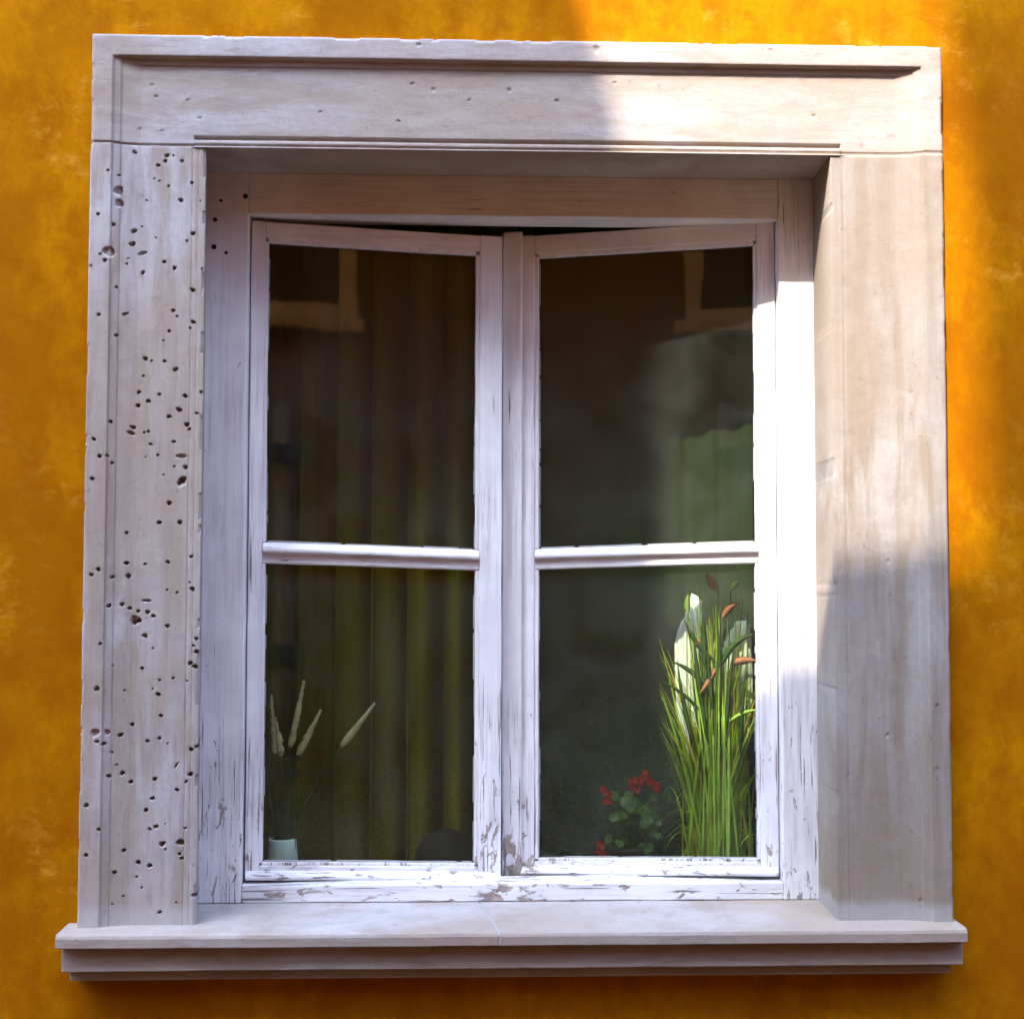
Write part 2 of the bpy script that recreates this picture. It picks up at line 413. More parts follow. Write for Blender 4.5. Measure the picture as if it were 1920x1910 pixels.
surround = thing('stone_window_surround', (.1, -.02, ZB-.09), 'pale weathered stone surround with moulded edges framing the window', 'window surround')
def h_head(x, z):
    e = np.minimum(np.minimum(x-SXL, SXR-x), ZT-z)
    es = np.minimum(x-SXL, SXR-x); et = ZT-z
    h = np.minimum(prof3(es), prof2(et))+wear(x, z)
    h = np.where(e < BAND+.0001, prof2(e), np.maximum(prof3(es), prof2(et)))+wear(x, z)
    xi0, xi1, zg = OX0-.020, OX1+.018, OZ1+.0135
    inside = (x > xi0) & (x < xi1)
    dz = z-zg
    h = h-np.where(inside, .0075*np.exp(-(np.clip(np.abs(dz-.0035)-.0028, 0, 9)/.0007)**2), 0)
    h = h+np.where(inside & (dz < 0), .0022, 0)
    p = np.stack([x, x*0, z], 1)
    ch = fbm(p+3.3, 30, 3)                   # chipped arrises
    edge = np.minimum(np.minimum(x-SXL, SXR-x), ZT-z)
    h -= np.where((edge < .006) & (ch > .18), .004*(1-edge/.006), 0)
    for cx, cy, r in ((262, 243, 3), (303, 246, 2.2), (285, 160, 2.5), (352, 188, 2.5), (375, 222, 2.5), (773, 158, 4), (812, 168, 4), (954, 169, 4), (880, 188, 2.5), (1045, 190, 4), (1117, 99, 7), (785, 90, 4), (1442, 100, 2.5), (1526, 218, 3), (600, 211, 2.5), (747, 228, 3), (1153, 156, 3), (293, 181, 3)):
        q = at(cx, cy, YS); h = hole(x, z, h, q.x, q.z, r/1083*.8, .0022, 1.3, cx)
    h -= .0035*np.exp(-((z-ZJ)/.0012)**2)
    return h
keysx = [SXL+BAND, SXL+BAND+.013, SXR-BAND, SXR-BAND-.013, OX0-.020, OX1+.018]
ZH0 = OZ1                                    # header's underside over the opening; the jamb tops meet it at ZJ
def relief_header():
    xs = lines(SXL, SXR, .0026, keysx)
    zs = lines(OZ1, ZT, .0022, [ZT-BAND, ZT-BAND-.013, OZ1+.0135, OZ1+.0205])
    relief('header', xs, zs, h_head, .29, M['stoneH'], surround)
relief_header()
ZJ = OZ1+.0005
PITS7 = """258,116,8 142,211,8 188,230,6 410,130,9 440,130,6 402,156,8 480,155,9 367,176,8 350,240,6 374,250,5 417,274,9 527,258,8 475,340,9 314,342,5 568,343,5 95,416,9 163,462,9 255,487,11 292,465,6 247,548,11 357,517,5 533,498,11 504,532,8 127,632,10 105,604,7 397,631,10 445,660,10 229,618,6 222,643,6 296,682,12 61,658,6 575,664,5 176,754,8 531,763,9 97,887,9 439,860,9 457,887,7 534,915,12 519,943,7 210,880,8 226,875,6 174,981,10 421,957,9 392,1002,6 308,1086,11 337,1098,6 399,1099,9 449,1138,11 299,1168,8 278,1246,11 374,1255,8 495,1262,9 570,1244,8 321,1287,10 273,1308,10 466,1327,12 419,1359,10 550,1343,8 503,1397,14 515,1418,8 151,1387,9 250,1411,11 303,1436,7 322,1431,8 76,1470,10 442,1478,9 334,1491,7 366,1540,8 310,1551,6 102,1549,11 136,1547,7 157,1580,8 444,1595,6 496,1598,10 68,1654,11 483,1656,15 465,1672,11 393,1634,5 420,1767,12 374,1858,9 470,1857,11 221,1907,9"""
PITS8 = """220,140,9 308,145,8 414,134,9 524,110,8 97,169,11 65,195,8 157,206,9 228,200,12 529,262,12 517,231,6 410,267,7 457,279,7 143,340,8 200,334,11 234,352,8 274,366,9 318,370,10 345,389,9 255,418,13 275,410,13 412,436,9 305,482,10 107,517,9 343,541,6 548,495,8 533,529,6 550,557,10 519,611,12 542,627,12 157,620,6 292,635,8 440,681,8 374,691,6 505,695,7 89,728,12 211,739,7 343,731,5 368,758,10 382,857,9 246,900,9 193,948,10 317,977,9 375,964,9 413,990,5 91,975,8 118,987,10 524,1017,10 551,1004,8 152,1028,6 175,1087,5 140,1140,9 200,1128,10 240,1170,8 352,1156,10 520,1134,12 500,1168,8 457,1207,8 341,1248,8 310,1303,10 41,1274,11 97,1387,9 328,1391,8 358,1381,9 402,1367,5 495,1388,6 387,1462,13 403,1487,7 472,1455,14 207,1492,8 40,1508,9 468,1510,9 478,1530,8 274,1549,11 328,1565,11 165,1594,9 267,1618,7 291,1668,6 205,1706,6 155,1743,6 454,1738,5 538,1703,9 374,1784,9"""
def pits(s, oy):
    return [(150+a/2.513, oy+b/2.513, c/2.513) for a, b, c in (map(float, q.split(',')) for q in s.split())]
PITS = pits(PITS7, 240)+pits(PITS8, 1000)
def h_left(x, z):
    h = prof3(x-SXL)+wear(x, z)
    h -= .0012*np.exp(-((x-(OX0-.022))/.0014)**2)+.0008*np.exp(-((x-(OX0-.012))/.0012)**2)
    p = np.stack([x, x*0, z], 1); ch = fbm(p+8.3, 26, 3)
    e = np.minimum(x-SXL, OX0-x)
    h -= np.where((e < .005) & (ch > .2), .004*(1-e/.005), 0)
    for cx, cy, r in PITS:
        q = at(cx, cy, YS)
        a = cx*7.7+cy
        h = hole(x, z, h, q.x, q.z, r/1083*(.68 if r < 3 else .76)*(.8+.35*abs(math.sin(cx*3.3+cy))), .012 if r > 3 else .006, 1.25+.25*math.sin(a), .5*math.sin(a*1.7))
    for cx, cy, r, el, an in ((267, 475, 4, 2.4, .35), (246, 812, 4.5, 2, -.4), (340, 855, 4.5, 2.6, 0), (275, 1126, 3, 3.4, -.05), (331, 1434, 2, 4, 1.0)):
        q = at(cx, cy, YS); h = hole(x, z, h, q.x, q.z, r/1083*.8, .006, el, an)
    for cx, cy, r, dp in ((224, 360, 9, .006), (225, 384, 8, .006), (207, 475, 11, .005), (183, 1372, 8, .005), (203, 1372, 6, .005), (340, 905, 8, .004), (253, 1163, 9, .004)):
        q = at(cx, cy, YS); h = hole(x, z, h, q.x, q.z, r/1083*.85, dp, 1.1, cx)+0
    return h
def backL(B):
    B = B.copy(); m = B[:, 0] > OX0-.01; B[m, 0] -= .050; return B
relief('jamb', lines(SXL, OX0, .0011, [SXL+BAND, SXL+BAND+.013]), lines(ZB, ZJ, .0012), h_left, .28, M['stoneV'], surround, backL)
tag(surround.children[-1], 'left jamb peppered with small dark pits')
def h_right(x, z):
    h = prof3(SXR-x)+wear(x, z)
    h -= .0012*np.exp(-((x-(OX1+.022))/.0014)**2)+.0006*np.exp(-((x-(OX1+.012))/.0012)**2)
    p = np.stack([x, x*0, z], 1); ch = fbm(p+5.3, 26, 3)
    e = np.minimum(SXR-x, x-OX1)
    h -= np.where((e < .004) & (ch > .28), .003*(1-e/.004), 0)
    for cx, cy, r in ((1752, 1322, 3.5), (1664, 1378, 3.5), (1590, 1452, 2.5), (1752, 1440, 2.5), (1724, 1687, 3), (1665, 1052, 3)):
        q = at(cx, cy, YS); h = hole(x, z, h, q.x, q.z, r/1083*.8, .002)
    return h
def backR(B):
    B = B.copy(); m = B[:, 0] < OX1+.01; B[m, 0] += X_(1529, FY, 500)-OX1+.001; return B
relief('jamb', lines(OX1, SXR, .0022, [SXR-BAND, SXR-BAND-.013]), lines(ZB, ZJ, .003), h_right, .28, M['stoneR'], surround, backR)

# sill: two slabs with a slanted mortar joint, and two moulded courses below
YF = -.078
ZS = Z_(1692, FY, 960)
zf0 = Z_(1773, YF, 960)
def slabpart(xa_f, xb_f, xa_b, xb_b):
    """slab between slanted ends; f = at the front edge, b = at the back"""
    P = [(YF, zf0), (YF, ZS-.008), (YF+.002, ZS-.003), (YF+.007, ZS-.0003), (-.03, ZS+.0004), (.05, ZS+.001), (.126, ZS+.0015), (.29, ZS+.002), (.29, zf0)]
    V = []; F = []; n = len(P); K = 60
    for k in range(K+1):
        for y, z in P:
            t = (y-YF)/(.29-YF); a = xa_f+(xa_b-xa_f)*t; b = xb_f+(xb_b-xb_f)*t
            V.append((a+(b-a)*k/K, y, z))
    for k in range(K):
        for i in range(n):
            j = (i+1) % n; F.append([k*n+i, (k+1)*n+i, (k+1)*n+j, k*n+j])
    F.append(list(range(n))); F.append([K*n+i for i in reversed(range(n))])
    V = np.array(V); V[:, 2] += .0009*fbm(V, 9, 3); V[:, 1] += .0011*fbm(V+4, 12, 3)*(V[:, 1] < 0)
    return V, F
xjf, xjb = X_(936, YF, 1760), X_(900, FY, 1692); xjb = xjf+(xjb-xjf)*(.29-YF)/(FY-YF)
xl, xr = X_(103, YF, 1760), X_(1815, YF, 1760)
g = MB(); g.add(*slabpart(xl, xjf-.0018, xl, xjb-.0018)); g.build('sill_slab', M['stoneH'], surround, smooth=False, bevel=.0015)
g = MB(); g.add(*slabpart(xjf+.0018, xr, xjb+.0018, xr)); g.build('sill_slab', M['stoneH'], surround, smooth=False, bevel=.0015)
g = MB()
V = []; F = []
P = [(YF+.0016, zf0+.001), (YF+.0016, ZS-.007), (YF+.008, ZS-.0006), (.126, ZS+.0007), (.126, zf0+.001)]
for s in (-.0022, .0022):
    for y, z in P: V.append((xjf+(xjb-xjf)*(y-YF)/(.29-YF)+s, y, z))
n = len(P)
for i in range(n): j = (i+1) % n; F.append([i, n+i, n+j, j])
F += [list(range(n)), [n+i for i in reversed(range(n))]]
g.add(V, F); g.build('mortar_joint', M['mortar'], surround)
Y2, Y3 = -.058, -.040
z2 = Z_(1815, Y2, 960); z3 = Z_(1831, Y3, 960)
def course(x0, x1, yf, zt, zb, cove):
    P = [(.10, zb), (yf, zb), (yf, zt-cove), (yf+.0015, zt-cove*.4), (yf+.004, zt), (.10, zt)]
    V, F = extrude_x(P, np.linspace(x0, x1, 90)); V = np.array(V); V[:, 1] += .001*fbm(V, 11, 3)*(V[:, 1] < 0.05); V[:, 2] += .0009*fbm(V+7, 10, 3)*(V[:, 2] < zt-.001)
    return V, F
g = MB(); g.add(*course(X_(115, Y2, 1800), X_(1806, Y2, 1800), Y2, zf0-.0005, z2, .004)); g.build('sill_moulding', M['stoneH'], surround, bevel=.0015)
g = MB(); g.add(*course(X_(131, Y3, 1825), X_(1783, Y3, 1825), Y3, z2-.0005, z3, .003)); g.build('sill_moulding', M['stoneH'], surround, bevel=.0015)

# ------------------------------------------------------------------ wooden window
window = thing('casement_window', (.1, .16, ZS+.002), 'old white painted double casement window set ajar in the stone surround', 'window')
fx0, fx1 = X_(385, FY, 1000)-.004, X_(1532, FY, 1000)+.004
ix0, ix1 = X_(459, FY, 1000), X_(1464, FY, 1000)
hz0, hz1 = Z_(406, FY, 960), OZ1+.0
bz1, bz0 = Z_(1657, FY, 960), Z_(1690, FY, 960)
B_ = .0022
fx1 = min(fx1, X_(1529, FY, 500)+.03)
g = MB(); g.add(*boxg(fx0-.03, ix0, FY, .20, bz0, OZ1+.002)); g.build('frame_post', M['woodV'], window, bevel=B_, rough=.0009)
g = MB(); g.add(*boxg(ix1, fx1+.03, FY, .20, bz0, OZ1+.002)); g.build('frame_post', M['woodV'], window, bevel=B_, rough=.0009)
g = MB(); g.add(*boxg(ix0+.0005, ix1-.0005, FY+.0015, .20, hz0, OZ1+.001)); g.build('head_rail', M['woodH'], window, bevel=B_, rough=.0009)
g = MB(); g.add(*boxg(ix0+.0005, ix1-.0005, FY+.0008, .20, bz0+.0005, bz1)); g.build('bottom_rail', M['woodH'], window, bevel=B_, rough=.0014)
g = MB(); g.add(*boxg(fx0-.02, fx1+.02, .2005, .62, -.64, -.605, .2)); g.build('inner_sill', M['woodH'], window, bevel=.003)
g = MB(); g.add(*boxg(fx0-.02, fx1+.02, .2005, .24, OZ1+.0, OZ1+.10, .2)); 

for px, py, rd in ((403, 412, .0042), (401, 463, .0048), (424, 474, .003), (414, 376, .0028), (460, 368, .0045)):  # dark discs stand in for holes left by nails, the last for a latch
    q = at(px, py, FY-.001); g = MB(); V, F = tube([(q.x, FY-.0022, q.z), (q.x+.0005, FY+.004, q.z)], rd, 12); g.add(V, F); g.build('dark_disc', M['dark'], window)
YH = .150                                    # hinge line, a little behind the frame's face
def casement(side):
    """side=+1: hinged on the left, -1: hinged on the right; both lean inwards at the meeting stile and sag"""
    th = math.radians(5.5 if side > 0 else 10.0); t = math.tan(th); sag = .031 if side > 0 else .029
    Xh = (ix0+.0025) if side > 0 else (ix1-.0025)
    def U(px, off=0.):                       # photo column -> distance from the hinge along the sash
        k = ray(px, 1000)[0]; s = side
        Xp = k*(YH+off+D-s*Xh*t)/(1-k*s*t)
        return s*(Xp-Xh)/math.cos(th)
    def tf(v):
        v = np.asarray(v, float); o = v.copy(); u, q, z = v[:, 0], v[:, 1], v[:, 2]
        o[:, 0] = Xh+side*(u*math.cos(th)-q*math.sin(th)*1.0)
        o[:, 1] = YH+u*math.sin(th)+q*math.cos(th)
        o[:, 2] = z-sag*u
        return o
    def ZU(py, px, u):                       # photo point -> local height at distance u
        return at(px, py, YH+u*math.sin(th))[2]+sag*u
    L = U(941) if side > 0 else U(976)
    if side > 0: g0, g1, hx, mx = U(497), U(893), 470, 930
    else: g0, g1, hx, mx = U(1417), U(1008), 1450, 990
    zt = ZU(413 if side > 0 else 413, hx, 0); zb = ZU(1648 if side > 0 else 1641, hx, .0)
    gt = ZU(452 if side > 0 else 457, 500 if side > 0 else 1412, g0); gb = ZU(1618 if side > 0 else 1611, 500 if side > 0 else 1430, g0)
    m1, m0 = ZU(1016, 500 if side > 0 else 1420, g0), ZU(1056, 500 if side > 0 else 1420, g0)
    TH = .042
    flip = (lambda F: F) if side > 0 else (lambda F: [list(reversed(q)) for q in F])
    def bx(g, *a, step=.03):
        V, F = boxg(*a, step=step); g.add(V, flip(F))
    g = MB()
    bx(g, 0, g0-.005, 0, TH, zb, zt); bx(g, g1+.006, L, 0, TH, zb, zt)
    cas = g.build('casement', M['woodV'], window, bevel=B_, rough=.0007, tf=tf)
    for a, b in ((gt+.006, zt-.0005), (zb+.012, gb-.004)):
        g = MB(); bx(g, g0-.0048, g1+.0058, .0008, TH, a, b); g.build('rail', M['woodH'], cas, bevel=B_, rough=.0007, tf=tf)
    # weather lip along the foot
    g = MB(); V, F = extrude_x([(-.010, zb+.001), (-.012, zb+.006), (-.010, zb+.010), (0.0, zb+.016), (.004, zb+.016), (.004, zb+.001)], np.linspace(.002, L-.002, 30)); g.add(V, flip(F))
    g.build('weather_lip', M['woodH'], cas, bevel=.0008, tf=tf, rough=.0012)
    # thin rebate moulding round each light, set back from the face
    for (a, b) in ((m1+.000, gt), (gb, m0)):
        g = MB()
        bx(g, g0-.0049, g0+.0012, .0035, .016, a+.0002, b-.0002); bx(g, g1-.0012, g1+.0059, .0035, .016, a+.0002, b-.0002)
        bx(g, g0+.0013, g1-.0013, .0035, .016, b-.0012, b+.0059) if b == gt else None
        bx(g, g0+.0013, g1-.0013, .0035, .016, a-.0039, a+.0012) if a == gb else None
        g.build('glazing_bead', M['woodV'], cas, bevel=.001, tf=tf, rough=.0006)
    # glazing bar: sloping nose above, quirk, flat fillet below
    h = m1-m0
    P = [(-.002, m0+h*.50), (-.006, m0+h*.58), (-.006, m0+h*.70), (.006, m1), (.026, m1), (.026, m0), (.008, m0), (.0035, m0+h*.06), (.0035, m0+h*.40), (.004, m0+h*.5)]
    g = MB(); V, F = extrude_x(P, np.linspace(g0-.004, g1+.005, 24)); g.add(V, [list(q) for q in flip(F)])
    g.build('glazing_bar', M['woodH'], cas, bevel=.0007, tf=tf, rough=.0009)
    for (a, b) in ((m1-.006, gt+.006), (gb-.004, m0+.004)):
        g = MB(); bx(g, g0-.0045, g1+.0055, .0165, .0195, a, b, step=9)
        g.build('glass_pane', M['glass'], cas, tf=tf)
    # remains of putty: crumbling slivers against the glass
    rr = random.Random(3+side); g = MB()
    for (a, b) in ((m1, gt), (gb, m0)):
        for uu in (g0+.0012, g1-.0012):
            z = a+.004
            sg = 1 if uu < (g0+g1)/2 else -1
            while z < b-.02:
                l = rr.uniform(.01, .09); l = min(l, b-z-.004)
                if rr.random() < .8:
                    wd = rr.uniform(.0008, .0028); bx(g, min(uu, uu+sg*wd), max(uu, uu+sg*wd), .010, .0163, z, z+l, step=.01)
                z += l+rr.uniform(.001, .008)
        z = gb if a == gb else a
        u = g0+.004
        while u < g1-.02:
            l = min(rr.uniform(.05, .16), g1-u-.006)
            if rr.random() < .85: bx(g, u, u+l, .009, .0163, z+.0006, z+rr.uniform(.0022, .0036), step=.01)
            u += l+rr.uniform(.0, .012)
    g.build('putty', M['mortar'], cas, tf=tf, rough=.0009)
    # hinges on the hinge stile are hidden in the rebate; the meeting batten belongs to the right-hand leaf
    if side < 0:
        g = MB(); a, b = L-.0005, L+.0385
        bx(g, L-.004, L+.034, -.012, -.0006, ZU(1640, 960, L)+.0, ZU(436, 960, L)); g.build('meeting_batten', M['woodV'], cas, bevel=.004, seg=3, tf=tf, rough=.001)
    return dict(Xh=Xh, th=th, U=U, tf=tf)
CL = casement(1); CR = casement(-1)

# ------------------------------------------------------------------ behind the glass
def drape(name, x0, x1, z0, z1, y, nf, amp, mat, label, cat='curtain', seed=1, th=.0, dens=400, gather=0):
    n = max(30, int((x1-x0)*dens)); K = 26; V = []; F = []
    rr = random.Random(seed); ph = [rr.uniform(0, 6.28) for _ in range(6)]
    for k in range(K+1):
        t = k/K; z = z0+(z1-z0)*t
        for i in range(n+1):
            s = i/n
            a = 2*math.pi*nf*s
            yy = y+amp*(math.sin(a+ph[0]+.5*math.sin(a*.37+ph[1])+.25*math.sin(3*t+ph[3]))+.45*math.sin(a*2.3+ph[2]+t))
            yy += th*(x1-x0)*(1-s)
            xx = x0+(x1-x0)*s+amp*.5*math.cos(a*1.1+ph[4])+gather*(s-.5)*(x1-x0)*(math.sin(3*t+.4)**2)
            V.append((xx, yy, z))
    for k in range(K):
        for i in range(n): q = k*(n+1)+i; F.append([q, q+1, q+n+2, q+n+1])
    g = MB(); g.add(V, F); o = g.build(name, mat, smooth=True)
    m = o.modifiers.new('thick', 'SOLIDIFY'); m.thickness = .0012
    return tag(o, label, cat)
YC = .40
drape('net_curtain', X_(470, YC)-.02, X_(1000, YC), -.60, OZ1+.03, YC, 7.5, .030, M['net'], 'brownish lace net curtain hanging behind the left casement')
drape('net_curtain', X_(1000, .33), X_(1412, .31), -.60, OZ1+.03, .315, 5.5, .003, M['net2'], 'grey green net curtain behind the right casement, sunlit along its right edge', seed=4, th=.13)

def atb(px, py, Y): return at(px, py, Y)
SILL = -.604
# gathered white cloth in the sun behind the tall grass
YW = .292
TOPS = ((1268, 1215), (1271, 1190), (1276, 1172), (1284, 1156), (1292, 1126), (1300, 1112), (1308, 1118), (1318, 1140), (1330, 1180), (1344, 1215), (1358, 1212), (1370, 1182), (1384, 1164), (1400, 1163), (1408, 1172), (1411, 1190))
nC, kC = 170, 30; V = []; F = []
for k in range(kC+1):
    for i in range(nC+1):
        px = 1268+143*i/nC; zt = Z_(np.interp(px, *zip(*TOPS)), YW, px); s_ = k/kC
        x = X_(px, YW, 1200); xm = X_(1350, YW, 1200); z = zt+(SILL+.002-zt)*s_; q_ = min(1, max(0, (s_-.22)/.6)); q_ = q_*q_*(3-2*q_)
        x = xm+(x-xm)*(1-.72*q_)
        a = i/nC*31+1.2*math.sin(i*.05+s_*1.5)
        V.append((x, YW+.0065*math.sin(a)+.003*math.sin(a*2.3+s_*5)+.03*abs(i/nC-.5)**1.5-.010*min(1, s_*6), z))
for k in range(kC):
    for i in range(nC): q = k*(nC+1)+i; F.append([q, q+nC+1, q+nC+2, q+1])
g = MB(); g.add(V, F); o = g.build('gathered_cloth', M['cloth'], smooth=True)
m = o.modifiers.new('thick', 'SOLIDIFY'); m.thickness = .002
tag(o, 'bright white gathered cloth in the sun behind the tall grass plant', 'cloth')
# tall grass plant
GY = .252
gp = at(1345, 1600, GY)
grass = thing('grass_plant', (gp.x, GY, SILL), 'tall green grass plant with peach flowers in the right casement', 'plant')
g = MB(); g.add(*lathe((gp.x, GY, SILL), [(0, .002), (.024, .002), (.028, .035), (.030, .044), (.027, .044), (.026, .036), (0, .036)], 28)); g.build('pot', M['dark'], grass, smooth=True)
def blade(pts, wd):
    """folded grass blade along pts"""
    V = []; F = []; m = len(pts); tw = random.uniform(-.9, .9)
    for k, p in enumerate(pts):
        s = k/(m-1); ww = wd*(min(1, s*8+.35))*(1-s**3)*.5+.0003
        c, si = math.cos(tw+s*.8), math.sin(tw+s*.8)
        V += [(p[0]-ww*c, p[1]-ww*si, p[2]), (p[0]+ww*si*.35, p[1]-ww*c*.35, p[2]), (p[0]+ww*c, p[1]+ww*si, p[2])]
    for k in range(m-1):
        F += [[k*3, k*3+1, k*3+4, k*3+3], [k*3+1, k*3+2, k*3+5, k*3+4]]
    return V, F
def bez(a, b, c, n=9):
    return [tuple(np.array(a)*(1-t)**2+2*np.array(b)*t*(1-t)+np.array(c)*t*t) for t in np.linspace(0, 1, n)]
ga, gb2 = MB(), MB(); gl_ = MB(); rr = random.Random(23)
for i in range(26):
    b0 = (gp.x+rr.gauss(0, .018), GY-.012+rr.uniform(-.006, .006), SILL+.035); px = min(1432, max(1285, rr.gauss(1352, 42))); tip = at(px, rr.uniform(1110, 1290) if px < 1400 else rr.uniform(1250, 1330), GY-.015+rr.uniform(-.01, .01))
    gl_.add(*blade(bez(b0, (b0[0]+(tip.x-b0[0])*.3, b0[1], SILL+(tip.z-SILL)*.6), tuple(tip), 12), rr.uniform(.0028, .0045)))
gl_.build('sunlit_lime_blades', M['bud'], grass, smooth=True)  # brighter lime colour stands in for the sun's highlights on the grass
rr = random.Random(11)
for i in range(260):
    bx_ = gp.x+rr.gauss(0, .026); by = GY+rr.gauss(0, .007); b0 = (bx_, by, SILL+.035)
    px = min(1436, max(1236, rr.gauss(1335, 58))); top = rr.uniform(1095, 1330) if rr.random() < .75 else rr.uniform(1300, 1480)
    if px < 1285: top = max(top, 1190+rr.uniform(0, 190))
    if px > 1405: top = max(top, 1250)
    yy = GY+rr.uniform(-.018, .022)
    tip = at(px, top, yy)
    ctrl = (bx_+(tip.x-bx_)*.35, by, SILL+(tip.z-SILL)*.62)
    (gb2 if rr.random() < .3 else ga).add(*blade(bez(b0, ctrl, tuple(tip), 12), rr.uniform(.003, .0065)))
for i in range(60):                          # low tuft that arches over
    b0 = (gp.x+rr.gauss(0, .02), GY+rr.gauss(0, .007), SILL+.035); px = rr.uniform(1235, 1440); tip = at(px, rr.uniform(1480, 1600), GY+rr.uniform(-.015, .02))
    ga.add(*blade(bez(b0, ((b0[0]+tip.x)/2, b0[1], tip.z+.08), tuple(tip), 9), .003))
ga.build('green_blades', M['blade'], grass, smooth=True); gb2.build('straw_blades', M['bladey'], grass, smooth=True)
def leafshape(a, b, wd, bend=.0, y=.235, n=10, dy=.008):
    """broad leaf / petal between two photo points"""
    A = np.array(at(*a, y)); B = np.array(at(*b, y-dy)); V = []; F = []; d = B-A; nn = np.array([-d[2], 0, d[0]]); nn /= np.linalg.norm(nn)
    for k in range(n+1):
        s = k/n; c = A+d*s+nn*bend*4*s*(1-s); ww = wd*math.sin(math.pi*min(1, .06+s*.94)**.8)**.8*.5 if 0 < s < 1 else .0004
        cu = np.array([0, 1, 0])*ww*.5
        V += [tuple(c-nn*ww+cu), tuple(c), tuple(c+nn*ww+cu), tuple(c+np.array([0, .0012, 0]))]
    for k in range(n):
        for i in range(4): j = (i+1) % 4; F.append([k*4+i, k*4+j, k*4+4+j, k*4+4+i])
    return V, F
for nm, a, b, wd, bend, m in (
        ('leaf', (1352, 1250), (1416, 1187), .013, .012, 'leaf'), ('leaf', (1368, 1352), (1432, 1330), .008, .006, 'bud'),
        ('leaf', (1342, 1240), (1283, 1160), .010, .008, 'leaf'), ('leaf', (1330, 1290), (1256, 1238), .010, -.006, 'leaf'),
        ('leaf', (1322, 1250), (1318, 1150), .014, .0, 'leaf'), ('leaf', (1312, 1330), (1240, 1275), .007, -.004, 'leaf'),
        ('leaf', (1330, 1400), (1300, 1170), .010, .004, 'leaf'), ('leaf', (1345, 1390), (1348, 1180), .012, -.003, 'leaf'), ('leaf', (1362, 1380), (1378, 1205), .009, .003, 'leaf'),
        ('leaf', (1310, 1420), (1270, 1235), .009, .006, 'leaf'), ('leaf', (1388, 1420), (1400, 1250), .008, .002, 'leaf'), ('leaf', (1336, 1330), (1326, 1215), .011, .0, 'leaf'),
        ('flower', (1372, 1244), (1419, 1238), .016, .003, 'peach'), ('flower', (1346, 1106), (1326, 1074), .018, .002, 'peach'),
        ('flower', (1354, 1160), (1386, 1128), .013, .004, 'peach'), ('flower', (1344, 1250), (1312, 1300), .011, .002, 'peach'),
        ('flower', (1314, 1200), (1298, 1207), .013, .002, 'peach'), ('bud', (1370, 1106), (1386, 1088), .011, .0, 'bud'),
        ('bud', (1290, 1150), (1292, 1110), .012, .002, 'bud'), ('bud', (1316, 1132), (1319, 1112), .007, .0, 'bud')):
    g = MB(); g.add(*leafshape(a, b, wd, bend))
    A = at(*a, .235); g2 = MB(); g2.add(*tube(bez(tuple(A), ((A.x+gp.x)/2+.3*(A.x-gp.x), GY-.01, (A.z+SILL)/2+.1), (gp.x+(A.x-gp.x)*.15, GY, SILL+.04), 10), [.0014]*8+[.0012]*2, 5)); g2.build('stem', M['leaf'], grass, smooth=True)
    g.build(nm, M[m], grass, smooth=True)

# red geranium
p0 = at(1175, 1590, .285)
ger = thing('geranium', (p0.x, .285, SILL), 'small potted geranium with red blossoms left of the tall grass', 'plant')
g = MB(); g.add(*lathe((p0.x, .285, SILL), [(0, .001), (.022, .001), (.030, .075), (.034, .076), (.034, .092), (.030, .092), (.028, .08), (0, .08)], 28)); g.build('pot', M['dark'], ger, smooth=True)
def roundleaf(c, r, nrm, n=12):
    nrm = Vector(nrm).normalized(); u = nrm.orthogonal().normalized(); v = nrm.cross(u); c = Vector(c)
    V = [tuple(c-nrm*r*.18)]+[tuple(c+(u*math.cos(2*math.pi*i/n)+v*math.sin(2*math.pi*i/n))*r*(1+.10*math.sin(i*2.4))) for i in range(n)]
    return V, [[0, 1+i, 1+(i+1) % n] for i in range(n)]
g = MB(); rr = random.Random(2)
def stemto(c): g.add(*tube(bez((p0.x+rr.gauss(0, .01), .285, SILL+.07), ((p0.x+c[0])/2, .285, c[2]-.01), tuple(c), 6), .0013, 5))
for i in range(60):
    px = rr.gauss(1192, 25); py = rr.uniform(1490, 1545) if rr.random() < .7 else rr.uniform(1540, 1605)
    c = at(px, py, .27+rr.uniform(-.02, .03)); g.add(*roundleaf(c, rr.uniform(.006, .012), (rr.uniform(-.8, .8), -1, rr.uniform(.1, 1.1))))
    if i % 4 == 0: stemto(c)
for q in ((1205, 1472), (1142, 1492), (1126, 1592)): stemto(at(*q, 0.27))
g.build('leaves', M['leaf'], ger)
for pts, nb in ((((1183, 1470), (1197, 1464), (1209, 1458), (1220, 1468), (1231, 1476), (1190, 1477)), 9), (((1139, 1488), (1143, 1500), (1136, 1480)), 5), (((1126, 1585), (1122, 1597), (1129, 1602)), 6)):
    g = MB()
    for q in pts:
        for _ in range(nb):
            c = at(q[0]+rr.gauss(0, 3.5), q[1]+rr.gauss(0, 3.5), .265+rr.uniform(-.008, .008)); g.add(*roundleaf(c, rr.uniform(.004, .007), (rr.uniform(-1, 1), -1, rr.uniform(-.6, 1)), 8))
    g.build('blossom', M['red'], ger)
